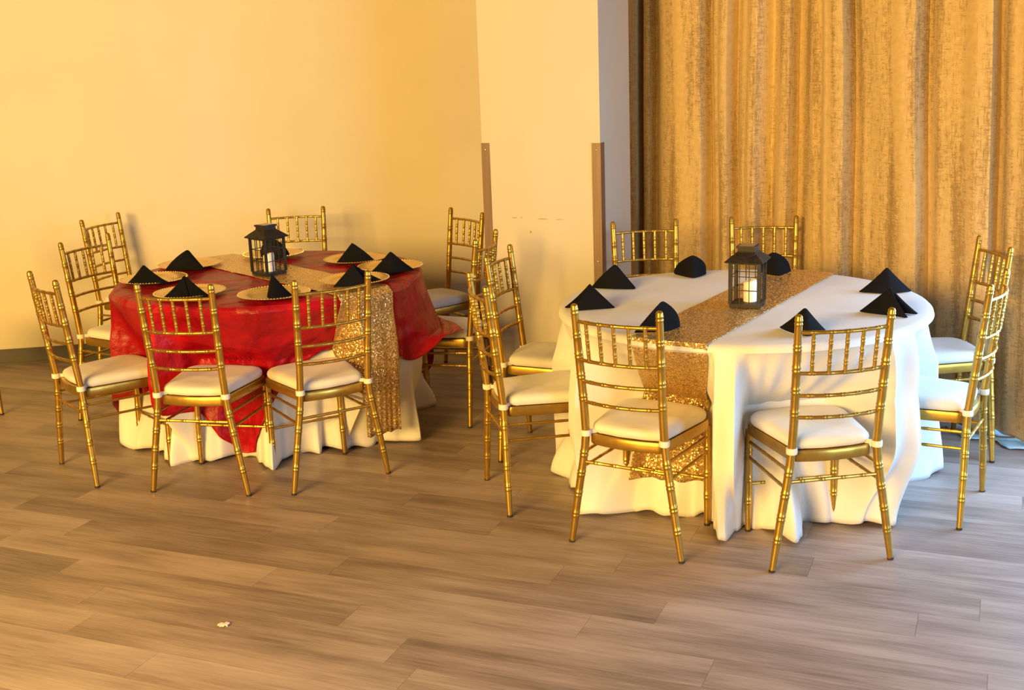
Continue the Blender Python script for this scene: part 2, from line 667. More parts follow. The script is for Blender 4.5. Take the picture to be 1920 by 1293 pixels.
def make_curtain(name, folds, base, label, lean, seed):
    rg = random.Random(seed)
    bm = bmesh.new()
    uvl = bm.loops.layers.uv.new('UVMap')
    zs = [.012, .03, .08] + [.08 + (3.0 - .08) * k / 22 for k in range(1, 23)]
    # sample the folded section as a curve (creases may overhang)
    sec = []
    for (a0, d0), (a1, d1) in zip(folds, folds[1:]):
        n = 12
        for i in range(n):
            t = i / n
            sec.append((lerp(a0, a1, t), lerp(d0, d1, t * t * (3 - 2 * t))))
    sec.append(folds[-1])
    NS = len(sec) - 1
    arc = [0.0]
    for (a0, d0), (a1, d1) in zip(sec, sec[1:]):
        arc.append(arc[-1] + math.hypot(a1 - a0, d1 - d0))
    grid = []
    ph = [rg.uniform(0, 6.28) for _ in range(6)]
    for z in zs:
        row = []
        for i, (s, d) in enumerate(sec):
            sway = .006 * sin(2.1 * z + ph[0] + arc[i] * 3) + .003 * sin(4.7 * z + ph[1] + arc[i] * 7)
            amp = 1.0 - .10 * sin(1.4 * z + ph[2] + 2 * s)
            d = base + d * amp + .003 * sin(9 * s + 3 * z + ph[3])
            sp = s + sway + lean * (1.4 - z)
            P = CA + CT * sp + CN * d
            row.append(bm.verts.new((P.x, P.y, z + (.010 * sin(7 * s + ph[4]) + .006 * sin(19 * s) + .006 if z < .05 else 0))))
        grid.append(row)
    for r in range(len(zs) - 1):
        for i in range(NS):
            fc = bm.faces.new((grid[r][i], grid[r][i + 1], grid[r + 1][i + 1], grid[r + 1][i]))
            for lp, (ri, ii) in zip(fc.loops, ((r, i), (r, i + 1), (r + 1, i + 1), (r + 1, i))):
                lp[uvl].uv = (arc[ii] + seed * .37, zs[ri])
    o = from_bm(name, bm, M['curtain'])
    md = o.modifiers.new('thickness', 'SOLIDIFY')
    md.thickness = .003
    md.offset = -1
    return tag(o, label, 'curtain', 'brocade curtain panels')


make_curtain('curtain', left_folds, .0, 'gold brocade curtain panel next to the grey pillar side, behind the lantern table', 0.0, 3)
make_curtain('curtain', right_folds, .045, 'gold brocade curtain panel at far right, overlapping the other panel with its hem', .035, 5)

# ------------------------------------------------------------------ chiavari chair
def bamboo(path, radii, rings, step=.02, seg=10, ring_h=.0015, ring_gap=.0065):
    """tube along a smooth path with double turned rings at the given arc fractions"""
    pts = [Vector(q) for q in path]
    L = [0]
    for a, b_ in zip(pts, pts[1:]):
        L.append(L[-1] + (b_ - a).length)
    tot = L[-1]

    def at(s):
        s = min(max(s, 0), tot)
        for i in range(len(pts) - 1):
            if s <= L[i + 1] + 1e-9:
                t = (s - L[i]) / max(L[i + 1] - L[i], 1e-9)
                return pts[i].lerp(pts[i + 1], t), lerp(radii[i], radii[i + 1], t)
        return pts[-1], radii[-1]
    st = set([0, tot] + L)
    k = int(tot / step)
    for i in range(1, k):
        st.add(tot * i / k)
    st = sorted(st)
    prof = []
    ringpos = []
    for rf in rings:
        for sgn in (-1, 1):
            ringpos.append(rf * tot + sgn * ring_gap)
    st = [s for s in st if all(abs(s - q) > .006 for q in ringpos) or s in (0, tot)]
    ent = [(s, 0) for s in st]
    for q in ringpos:
        ent += [(q - .0042, 0), (q - .0016, ring_h), (q + .0016, ring_h), (q + .0042, 0)]
    ent.sort()
    P, Rr = [], []
    for s, e in ent:
        c, r = at(s)
        P.append(c)
        Rr.append(r + e)
    bm = bmesh.new()
    add_tube(bm, P, Rr, seg)
    return bm


def arc_path(a, b_, bow, n=8):
    a, b_ = Vector(a), Vector(b_)
    return [a.lerp(b_, i / n) + Vector((0, -bow * 4 * (i / n) * (1 - i / n), 0)) for i in range(n + 1)]


ZT = .915


def post_pt(sgn, z):
    """centre of the back post at height z"""
    knots = [(0, .218, -.224), (.20, .187, -.222), (.36, .160, -.218), (.43, .153, -.219), (.52, .152, -.229), (.70, .156, -.250), (.915, .161, -.274)]
    for (z0, x0, y0), (z1, x1, y1) in zip(knots, knots[1:]):
        if z <= z1:
            t = (z - z0) / (z1 - z0)
            return Vector((sgn * lerp(x0, x1, t), lerp(y0, y1, t), z))
    return Vector((sgn * .161, -.274, z))


def leg_pt(sx, z):
    return Vector((sx * lerp(.170, .166, z / .4), lerp(.137, .148, z / .4), z))


def seat_outline(wr, wf, y0, y1, rf, rr, bow, n=7):
    """rounded trapezoid, counter-clockwise from rear left"""
    pts = []

    def corner(c, r, a0, a1):
        for i in range(n + 1):
            a = a0 + (a1 - a0) * i / n
            pts.append((c[0] + r * cos(a), c[1] + r * sin(a)))
    corner((-wr + rr, y0 + rr), rr, pi, 1.5 * pi)
    for i in range(1, 6):
        t = i / 6
        pts.append((lerp(-wr + rr, wr - rr, t), y0 - bow * 4 * t * (1 - t)))
    corner((wr - rr, y0 + rr), rr, 1.5 * pi, 2 * pi)
    corner((wf - rf, y1 - rf), rf, 0, .5 * pi)
    for i in range(1, 6):
        t = i / 6
        pts.append((lerp(wf - rf, -wf + rf, t), y1 + .012 * 4 * t * (1 - t)))
    corner((-wf + rf, y1 - rf), rf, .5 * pi, pi)
    return pts


def build_chair():
    root = empty('chiavari_chair')
    # seat frame: a deep rounded band with a thin seat board inside
    bm = bmesh.new()
    outer = seat_outline(.150, .182, -.212, .166, .055, .035, .014)
    rings = []
    for sc, z in ((.93, .392), (.985, .386), (1.0, .391), (1.0, .419), (.985, .425), (.93, .424)):
        rings.append([bm.verts.new((x * sc, -.02 + (y + .02) * sc, z)) for x, y in outer])
    n = len(outer)
    for A, B in zip(rings, rings[1:]):
        for i in range(n):
            bm.faces.new((A[i], A[(i + 1) % n], B[(i + 1) % n], B[i]))
    bm.faces.new(rings[0][::-1])
    bm.faces.new(rings[-1])
    from_bm('seat_frame', bm, M['gold'], root)
    # cushion, softly domed with a rolled edge and two dents
    bm = bmesh.new()
    outer = seat_outline(.147, .178, -.202, .162, .075, .045, .01)
    rings = []
    prof = [(.90, .4265), (.965, .4270), (1.0, .4345), (1.012, .4440), (1.0, .4535), (.965, .4610), (.90, .4655), (.78, .4680), (.60, .4675), (.40, .4660), (.2, .4650)]
    for sc, z in prof:
        ring = []
        for i, (x, y) in enumerate(outer):
            w = .0006 * sin(i * 1.9) * (1 if .9 < sc < 1.02 else 0) + (.0022 * sin(i * .33 + 1) * sc if sc < .95 and z > .45 else 0)
            ring.append(bm.verts.new((x * sc, -.02 + (y + .02) * sc, z + w)))
        rings.append(ring)
    for A, B in zip(rings, rings[1:]):
        for i in range(n):
            bm.faces.new((A[i], A[(i + 1) % n], B[(i + 1) % n], B[i]))
    bm.faces.new(rings[0][::-1])
    bm.faces.new(rings[-1])
    pad = from_bm('seat_cushion', bm, M['pad'], root)
    for s in (-1, 1):
        bm = bmesh.new()
        c = post_pt(s, .432)
        add_lathe(bm, [(.0155, -.011), (.0185, -.0105), (.0195, 0), (.0185, .0105), (.0155, .011)], 14)
        q = [(-s * .008, .006), (-s * .030, .030), (-s * .026, .036), (-s * .002, .012)]
        add_prism(bm, q if s < 0 else q[::-1], -.006, .008)
        tie = from_bm('cushion_tie', bm, M['pad'], pad)
        tie.location = c
    # back posts
    for s in (-1, 1):
        zs = [0, .05, .11, .18, .25, .32, .38, .43, .48, .54, .62, .72, .80, .86, .895, .90, .907, .912, .915]
        rad = [.0105, .0118, .0135, .0142, .0146, .0148, .0148, .0148, .0148, .0148, .0148, .0146, .0140, .0132, .0126, .0126, .0126, .0100, .005]
        L = .93
        bm = bamboo([post_pt(s, z) for z in zs], rad, [z / .918 for z in (.115, .197, .278, .355, .572, .654, .73, .804)] + [.972], seg=12)
        from_bm('back_post', bm, M['gold'], root)
        # front legs
        zs = [0, .06, .12, .2, .3, .395]
        bm = bamboo([leg_pt(s, z) for z in zs], [.0105, .0122, .0135, .014, .014, .014], [.30, .52, .78], seg=12)
        from_bm('front_leg', bm, M['gold'], root)
    # back rails (bowed to the rear)
    for z, bow in ((.853, .030), (.711, .030), (.632, .030), (.554, .030)):
        a, b_ = post_pt(-1, z), post_pt(1, z)
        bm = bamboo(arc_path(a, b_, bow, 10), [.0066] * 11, [.16, .33, .5, .67, .84], seg=10, ring_h=.0010, ring_gap=.0055)
        from_bm('back_rail', bm, M['gold'], root)
    for k in range(5):
        t = (k + .86) / 5.72
        A = arc_path(post_pt(-1, .853), post_pt(1, .853), .030, 40)
        B = arc_path(post_pt(-1, .711), post_pt(1, .711), .030, 40)
        i = int(round(t * 40))
        bm = bamboo([B[i], A[i]], [.0066, .0066], [.24, .5, .76], seg=10, ring_h=.0010, ring_gap=.0055)
        from_bm('back_spindle', bm, M['gold'], root)
    # stretchers
    def stretcher(a, b_, r=.0058):
        bm = bamboo([a, Vector(a).lerp(Vector(b_), .5), b_], [r, r, r], [.17, .39, .61, .83], seg=8, ring_h=.0009, ring_gap=.005)
        from_bm('stretcher', bm, M['gold'], root)
    stretcher(post_pt(-1, .320), post_pt(1, .320), .0064)
    stretcher(leg_pt(-1, .185), leg_pt(1, .185))
    for s in (-1, 1):
        stretcher(post_pt(s, .358), leg_pt(s, .350))
        stretcher(post_pt(s, .297), leg_pt(s, .290))
        for c in (post_pt(s, 0), leg_pt(s, 0)):
            bm = bmesh.new()
            add_lathe(bm, [(0, 0), (.0112, 0), (.0116, .004), (.0112, .009), (0, .009)], 12)
            gl_ = from_bm('foot_glide', bm, M['glide'], root)
            gl_.location = c
    return root


CH = [
    # x, y, yaw, label
    (-1.780, 5.239, -51.0, 'gold bamboo-style chair at front left of red table, seen obliquely from behind'),
    (-1.292, 5.023, -12.1, 'gold bamboo-style chair in front of the red cloth where its long red point hangs low'),
    (-.862, 5.055, 30.7, 'gold bamboo-style chair whose back stands in front of the red table\'s sequin runner'),
    (-.368, 5.859, 72.9, 'gold bamboo-style chair whose white seat has a red cloth corner lying on it'),
    (-.452, 6.560, 125.0, 'gold bamboo-style chair standing right before the brown guard where wall and pillar meet'),
    (-1.229, 6.849, 184.6, 'gold bamboo-style chair behind the red table by the wall, back seen beyond the lantern'),
    (-2.132, 6.949, 248.7, 'farthest left gold bamboo-style chair close to the wall, its shadow on the wall beside it'),
    (-1.938, 6.042, 242.9, 'gold bamboo-style chair at left of red table, between the wall chair and the leftmost chair'),
    (.499, 4.237, -31.1, 'gold bamboo-style chair in front of the white table\'s sequin runner end'),
    (1.046, 4.087, 9.2, 'gold bamboo-style chair nearest the camera, before two white cloth folds touching the floor'),
    (1.549, 4.439, 58.3, 'gold bamboo-style chair seen side on at right front of white table'),
    (1.796, 5.050, 90.9, 'gold bamboo-style chair at far right close to the curtain, behind another chair'),
    (1.260, 5.776, 172.5, 'gold bamboo-style chair before the curtain, behind the lantern on the white table'),
    (.711, 5.788, 183.8, 'gold bamboo-style chair at back of white table in front of grey pillar side'),
    (.213, 5.202, 251.2, 'gold bamboo-style chair before the pillar, left of white table, white seat partly under cloth'),
    (.139, 4.683, -77.5, 'gold bamboo-style chair at left front of white table, back turned to the red table'),
]
chair0 = build_chair()
kids0 = tree_of(chair0)
for i, (x, y, a, lab) in enumerate(CH):
    if i == 0:
        c = chair0
        c.location = (x, y, 0)
        c.rotation_euler = (0, 0, R(a))
    else:
        c = copy_tree(chair0, kids0, (x, y, 0), R(a))
    tag(c, lab, 'chair', 'chairs around the red table' if i < 8 else 'chairs around the white table')
a = R(128)
fx, fy = -2.706 - (-.218 * cos(a) + .224 * sin(a)), 6.107 - (-.218 * sin(a) - .224 * cos(a))
c = copy_tree(chair0, kids0, (fx, fy, 0), a)
tag(c, 'gold chair almost wholly outside the left frame edge, only one leg showing', 'chair')

# ------------------------------------------------------------------ round tables under the cloths
CW, RW = Vector((.924, 4.711)), .728
CR_, RR = Vector((-1.151, 5.715)), .716
ZTOP = .765


def round_table(c, r, ztop, label):
    root = empty('round_table', (c.x, c.y, 0))
    tag(root, label, 'table', 'round banquet tables')
    b = bmesh.new()
    add_lathe(b, [(0, ztop - .03), (r - .012, ztop - .03), (r - .004, ztop - .024), (r - .004, ztop - .006), (r - .012, ztop), (0, ztop)], 64)
    from_bm('tabletop', b, M['wood'], root)
    for k in range(4):
        a = R(45 + 90 * k - 22)
        b = bmesh.new()
        p, q = (cos(a), sin(a))
        add_tube(b, [(p * .26, q * .26, ztop - .03), (p * .30, q * .30, .35), (p * .34, q * .34, .0)], .014, 10)
        from_bm('leg', b, M['glide'], root)
    return root


round_table(CW, RW - .012, ZTOP - .006, 'round banquet table standing beneath the white cloth before the curtain')
round_table(CR_, RR - .012, ZTOP - .012, 'round banquet table standing beneath the red and white cloths by the wall')


def wrap(d):
    return (d + 180) % 360 - 180


# where the hem rests on the floor: (angle in degrees, radius)
W_FOOT = [(-180, .71), (-170, .66), (-162, .62), (-157, .71), (-152, .66), (-147, .56), (-140, .51), (-132, .49), (-125, .43), (-119, .43), (-113, .47), (-110, .56), (-107.5, .64),
          (-105.5, .63), (-102.5, .52), (-98, .48), (-92, .50), (-88, .56), (-84.5, .645), (-80, .60), (-76, .50), (-70, .485), (-62, .54), (-55, .61), (-50, .68), (-42, .62),
          (-30, .52), (-20, .53), (-8, .65), (-2, .78), (3, .85), (12, .80), (30, .74), (60, .70), (75, .55), (90, .60), (100, .55), (120, .70), (145, .70), (160, .79), (166, .80),
          (172, .69), (178, .71), (180, .71)]
R_FOOT = [(-180, .75), (-168, .77), (-155, .72), (-150, .61), (-140, .62), (-133, .67), (-127.5, .68), (-124, .57), (-116, .59), (-111, .545), (-105, .45), (-96, .46), (-90, .58),
          (-86, .64), (-83.5, .675), (-80, .54), (-71, .46), (-62, .50), (-57, .46), (-52, .56), (-44, .56), (-34, .59), (-28, .70), (-25, .775), (-21, .68), (-12, .60), (0, .60),
          (7, .61), (15, .66), (21, .80), (26, .78), (35, .72), (60, .60), (80, .66), (95, .60), (110, .72), (130, .74), (145, .70), (160, .65), (172, .72), (180, .75)]


def gauss(d, w):
    return math.exp(-(d / w) ** 2)


def seat_limits(c, r):
    """for every degree: how far out a cloth may hang before it meets a chair seat pushed under the table"""
    lim = [9.0] * 360
    out = seat_outline(.153, .185, -.222, .170, .055, .035, .014)
    for (x, y, a, _) in CH:
        if (Vector((x, y)) - c).length > 1.25:
            continue
        ca, sa = cos(R(a)), sin(R(a))
        poly = [Vector((x + ca * p - sa * q, y + sa * p + ca * q)) - c for p, q in out]
        for k in range(720):
            d = Vector((cos(R(k / 2)), sin(R(k / 2))))
            for i in range(len(poly)):
                p, q = poly[i - 1], poly[i]
                e = q - p
                den = d.x * e.y - d.y * e.x
                if abs(den) < 1e-9:
                    continue
                t = (p.x * e.y - p.y * e.x) / den
                u = (p.x * d.y - p.y * d.x) / den
                if t > 0 and 0 <= u <= 1:
                    lim[k // 2] = min(lim[k // 2], t)
    lim = [min(v, r + .11) for v in lim]
    wide = [min(lim[(k + j) % 360] for j in range(-2, 3)) for k in range(360)]
    wts = [gauss(j, 1.8) for j in range(-3, 4)]
    sm = [sum(wide[(k + j) % 360] * w for j, w in zip(range(-3, 4), wts)) / sum(wts) for k in range(360)]
    return [min(a, b) for a, b in zip(sm, lim)]


def press(lim, d0, d1, v):
    """the cloth stays pushed in over a whole range of angles"""
    for k in range(d0, d1 + 1):
        lim[k % 360] = min(lim[k % 360], v)


W_LIM = seat_limits(CW, RW)
R_LIM = seat_limits(CR_, RR)
press(W_LIM, -150, -110, .505)
press(W_LIM, -110, -109, .55)


def at_deg(tab, th):
    th %= 360
    k = int(th)
    return lerp(tab[k % 360], tab[(k + 1) % 360], th - k)


def ease(u):
    u = min(1, max(0, u))
    return u * u * (3 - 2 * u)


def base_radius(th, z, r, lim, foot, gap, extra=0.0):
    rs = min(r + .018 + extra, at_deg(lim, th) - gap)
    if z > .48:
        u = (ZTOP - z) / (ZTOP - .48)
        return lerp(r + .004, rs, .45 * u + .55 * u ** 1.9)
    if z > .36:
        return rs
    return lerp(rs, table_lookup(foot, wrap(th)), ease((.36 - z) / .36))


def freedom(th, r, lim):
    return min(1, max(.12, 1 - (r + .018 - at_deg(lim, th)) / .16))


def white_skirt(th, z):
    a = R(th)
    t = min(1, max(0, (ZTOP - .016 - z) / (ZTOP - .03)))
    sm = ease(min(1, t * 1.5))
    extra = .055 * gauss(wrap(th - 162), 8) + .06 * gauss(wrap(th - 4), 10)
    r = base_radius(th, z, RW, W_LIM, W_FOOT, .018, extra)
    fr_ = freedom(th, RW, W_LIM) if z > .34 else lerp(1, freedom(th, RW, W_LIM), z / .34)
    full = .55 + .45 * cos(a + R(70))
    r += sm * fr_ * full * (.014 * sin(13 * a + .6) + .010 * sin(23 * a + 2.0) + .006 * sin(37 * a))
    # two swags that billow and run down to the floor
    mid = sin(pi * min(1, t)) ** 1.5
    r += .05 * mid * gauss(wrap(th + 102.5), 4.0) * (1 if z < .36 else fr_)
    r += (.06 * gauss(z - .20, .14)) * gauss(wrap(th + 84.5), 6.0)
    # soft upright pleats on the front
    up = sin(pi * min(1, max(0, (ZTOP - .01 - z) / .29))) if z > .475 else 0
    for cen, w, amp in ((-101, 2.0, .022), (-96, 2.0, .020), (-91, 2.0, .018), (-83, 2.4, .020), (-75, 2.5, .018), (-66, 3, .02), (-57, 3.2, .026), (-46, 3.5, .03), (-36, 3.5, .026), (-10, 4, .03)):
        r += amp * max(sm * fr_, .85 * up) * gauss(wrap(th - cen), w)
    r += .035 * t * t * gauss(wrap(th + 154), 6)
    return r


def red_under_skirt(th, z):
    a = R(th)
    t = min(1, max(0, (ZTOP - .022 - z) / (ZTOP - .03)))
    sm = ease(min(1, t * 1.4))
    r = base_radius(th, z, RR, R_LIM, R_FOOT, .030)
    fr_ = freedom(th, RR, R_LIM) if z > .34 else lerp(1, freedom(th, RR, R_LIM), z / .34)
    r += sm * fr_ * (.012 * sin(17 * a + .5) + .009 * sin(29 * a + 1.2) + .005 * sin(41 * a))
    return r


def skirt_cloth(name, c, r, ztop, skirt, m, ncol=720):
    bm = bmesh.new()
    rows = []
    ctr = bm.verts.new((0, 0, ztop))
    for rf in (.25, .5, .75, .90):
        rows.append([bm.verts.new((r * rf * cos(2 * pi * k / ncol), r * rf * sin(2 * pi * k / ncol), ztop + .0012 * sin(9 * rf + k * .05))) for k in range(ncol)])
    for e in (0, .33, .66, 1):
        ang = e * pi / 2
        rr = r - .022 + .026 * sin(ang)
        zz = ztop - .026 * (1 - cos(ang))
        rows.append([bm.verts.new((rr * cos(2 * pi * k / ncol), rr * sin(2 * pi * k / ncol), zz)) for k in range(ncol)])
    NR = 36
    for j in range(1, NR + 1):
        t = j / NR
        row = []
        for k in range(ncol):
            th = wrap(360 * k / ncol)
            z1 = .010 + .006 * sin(th * .21) + .006 * sin(th * .57 + 1)
            z = lerp(ztop - .026, z1, t)
            rad = skirt(th, z)
            row.append(bm.verts.new((rad * cos(R(th)), rad * sin(R(th)), z)))
        rows.append(row)
    for k in range(ncol):
        bm.faces.new((ctr, rows[0][k], rows[0][(k + 1) % ncol]))
    for A, B in zip(rows, rows[1:]):
        for k in range(ncol):
            bm.faces.new((A[k], B[k], B[(k + 1) % ncol], A[(k + 1) % ncol]))
    o = from_bm(name, bm, m)
    o.location = (c.x, c.y, 0)
    md = o.modifiers.new('thickness', 'SOLIDIFY')
    md.thickness = .0018
    md.offset = -1
    return o


tag(skirt_cloth('tablecloth', CW, RW, ZTOP, white_skirt, M['white']),
    'white tablecloth draped over the round table before the curtain, two folds reaching the floor', 'tablecloth')
tag(skirt_cloth('tablecloth', CR_, RR, ZTOP - .006, red_under_skirt, M['white']),
    'white under-cloth showing beneath the red cloth near the floor', 'tablecloth')

# red square overlay
RED_MID, HALF = -50.0, .985
r4 = CH[3]


RED_SIDES = ((-50, .985), (-140, 1.15), (130, .985), (40, .93))


def red_len(th):
    best = 9
    for a, hf in RED_SIDES:
        c = cos(R(th - a))
        if c > .2:
            best = min(best, hf / c)
    return best + .45 * gauss(wrap(th - 42), 12) + .05 * gauss(wrap(th + 97), 16)


def under_r(th, z):
    return red_under_skirt(th, max(z, .02))


def red_surface(th, h):
    """(radius, z) of the red cloth at angle th, distance h beyond the table edge"""
    a = R(th)
    k = min(1, h / .25)
    fr_ = freedom(th, RR, R_LIM)
    fold = .010 * sin(11 * a + 1) + .008 * sin(19 * a + .4) + .005 * sin(31 * a)
    cr = 0
    for q in range(4):
        d = wrap(th - (RED_MID - 45 + 90 * q))
        cr += gauss(d, 18) * (.016 * cos(R(d) * 16))
    z = max(ZTOP - .018 - h, .03)
    r = under_r(th, z) + .010 + .006 * k + k * max(0, fold + cr) * fr_ + .016 * (1 - ease(h / .10)) + .16 * gauss(wrap(th - 38), 11) * ease(h / .6)
    # the corner on the right is propped by the chair seat: a short drop, then it lies on the seat
    d = wrap(th - 6)
    w2 = ease((34 - abs(d)) / 14)
    if w2 > 0 and h > 0:
        hd = .275
        u = min(1, h / hd)
        r_p = RR + .012 + .075 * u ** 1.6
        z_p = ZTOP - .016 - (ZTOP - .016 - .484) * u ** 1.15
        if h > hd:
            r_p += (h - hd) * .36
            z_p += .010 * abs(sin((h - hd) * 22 + a * 9))
        r, z = lerp(r, r_p, w2), lerp(z, z_p, w2)
    return r, z


bm = bmesh.new()
NC = 720
rows = []
ctr = bm.verts.new((0, 0, ZTOP + .001))
rngw = random.Random(4)
for rf in (.15, .3, .45, .6, .75, .9):
    rows.append([bm.verts.new((RR * rf * cos(R(k / 2)), RR * rf * sin(R(k / 2)), ZTOP + .001 + .0012 * sin(rf * 20 + k * .045))) for k in range(NC)])
for e in (0, .5, 1):
    ang = e * pi / 2
    rr = RR - .020 + .034 * sin(ang)
    rows.append([bm.verts.new((rr * cos(R(k / 2)), rr * sin(R(k / 2)), ZTOP + .001 - .019 * (1 - cos(ang)))) for k in range(NC)])
NR = 30
for j in range(1, NR + 1):
    row = []
    for k in range(NC):
        th = wrap(k / 2)
        H = red_len(th) - RR - .01
        h = H * j / NR
        r, z = red_surface(th, h)
        jt = .0035 * sin(k * .18 + j * .55) * sin(j * .31 + k * .055) * min(1, j / 6)
        row.append(bm.verts.new(((r + jt) * cos(R(k / 2)), (r + jt) * sin(R(k / 2)), z)))
    rows.append(row)
for k in range(NC):
    bm.faces.new((ctr, rows[0][k], rows[0][(k + 1) % NC]))
for A, B in zip(rows, rows[1:]):
    for k in range(NC):
        bm.faces.new((A[k], B[k], B[(k + 1) % NC], A[(k + 1) % NC]))
o = from_bm('table_overlay', bm, M['red'])
o.location = (CR_.x, CR_.y, 0)
md = o.modifiers.new('thickness', 'SOLIDIFY')
md.thickness = .0015
md.offset = -1
tag(o, 'crumpled red satin overlay cloth hanging in points over the round table by the wall', 'tablecloth')


# sequin runners
def runner(name, c, r, ztop, axis_deg, uoff, half, surf, drop_a, drop_b, label, slip=0.0, narrow=0.0):
    """axis_deg: direction of the end that hangs in front"""
    ax = Vector((cos(R(axis_deg)), sin(R(axis_deg))))
    nx = Vector((-ax.y, ax.x))
    bm = bmesh.new()
    NU = 44
    cols = []
    for i in range(NU + 1):
        u = uoff + lerp(-half, half, i / NU)
        se = math.sqrt(r * r - u * u)
        line = []
        for sgn, drop in ((1, drop_a), (-1, drop_b)):
            seq = []
            for k in range(0, 25):
                h = drop * (k / 24) + (.004 * sin(i * .45) * (k / 24) if k else 0)
                if h < .0001:
                    p = ax * sgn * se + nx * u
                    seq.append((p.x, p.y, ztop))
                    continue
                s_ = se
                z = ztop - h
                ue = uoff + (u - uoff) * (1 - narrow * ease(h / .55)) - slip * ease(h / .42) if sgn == 1 else u
                for _ in range(4):
                    p = ax * sgn * s_ + nx * ue
                    th = math.degrees(math.atan2(p.y, p.x))
                    rr = max(r + .006 if h < .02 else 0, surf(th, z), surf(th - 1.2, z), surf(th + 1.2, z)) + .007 + .002 * sin(i * .9 + k * .25) * (k / 24)
                    s_ = math.sqrt(max(rr * rr - ue * ue, .01))
                p = ax * sgn * s_ + nx * ue
                seq.append((p.x, p.y, z))
            if sgn == 1:
                front = seq
            else:
                back = seq
        flat = []
        for k in range(1, 24):
            s = lerp(-se, se, k / 24)
            p = ax * s + nx * u
            flat.append((p.x, p.y, ztop + .0008 * sin(k * 1.3 + i * .6)))
        line = back[::-1] + flat + front
        cols.append([bm.verts.new(q) for q in line])
    for A, B in zip(cols, cols[1:]):
        for k in range(len(A) - 1):
            bm.faces.new((A[k], A[k + 1], B[k + 1], B[k]))
    o = from_bm(name, bm, M['sequin'])
    o.location = (c.x, c.y, 0)
    md = o.modifiers.new('thickness', 'SOLIDIFY')
    md.thickness = .0015
    md.offset = 1 if False else -1
    return tag(o, label, 'table runner')


def surf_white(th, z):
    return white_skirt(wrap(th), z)


def surf_red(th, z):
    h = ZTOP - .016 - z
    H = red_len(wrap(th)) - RR - .01
    if h <= 0:
        return RR
    # red cloth where it hangs, white cloth below it
    return max(red_surface(wrap(th), min(h, H))[0], under_r(wrap(th), z) + .004)


runner('table_runner', CW, RW, ZTOP + .004, -122.6, .013, .146, surf_white, .620, .50,
       'gold sequin runner laid across the white tablecloth beneath the lantern', .115, .08)
runner('table_runner', CR_, RR + .004, ZTOP + .006, -48.7, .050, .142, surf_red, .66, .30,
       'gold sequin runner laid across the red cloth, one end glittering beside a chair back', -.035, .38)


# ------------------------------------------------------------------ charger plates
def build_plate():
    b = bmesh.new()
    prof = [(0, .0022), (.09, .0022), (.102, .003), (.110, .0085), (.118, .0105), (.150, .0135), (.158, .0145), (.160, .0135), (.158, .0115), (.118, .0075), (.106, .0012), (.095, 0), (0, 0)]
    add_lathe(b, prof, 56)
    # beaded rim
    for k in range(72):
        a = 2 * pi * k / 72
        bmesh.ops.create_icosphere(b, subdivisions=1, radius=.0028, matrix=Matrix.Translation((.1555 * cos(a), .1555 * sin(a), .0145)))
    return from_bm('charger_plate', b, M['plate'])


PL = [
    (-1.690, 5.640, 'gold charger plate at the left edge of the red table'),
    (-1.610, 6.020, 'gold charger plate at back left of the red table, near the wall'),
    (-1.225, 6.215, 'gold charger plate on the runner behind the red table\'s lantern'),
    (-.775, 6.010, 'gold charger plate at the back right of the red table, before the wall'),
    (-.575, 5.745, 'gold charger plate at right edge of the red table'),
    (-.705, 5.400, 'gold charger plate on the runner near the red table\'s front right edge'),
    (-1.030, 5.165, 'gold charger plate at the front of red table, holding the narrow upright napkin'),
    (-1.425, 5.270, 'gold charger plate behind the chair at the red table\'s front left'),
]
plate0 = build_plate()
for i, (x, y, lab) in enumerate(PL):
    p = plate0 if i == 0 else plate0.copy()
    if i:
        COL.objects.link(p)
    p.location = (x, y, ZTOP + (.0125 if i in (2, 5) else .0055) + .0015)
    p.rotation_euler = (R(random.uniform(-.4, .4)), R(random.uniform(-.4, .4)), random.uniform(0, 6))
    tag(p, lab, 'plate', 'gold charger plates on the red table')


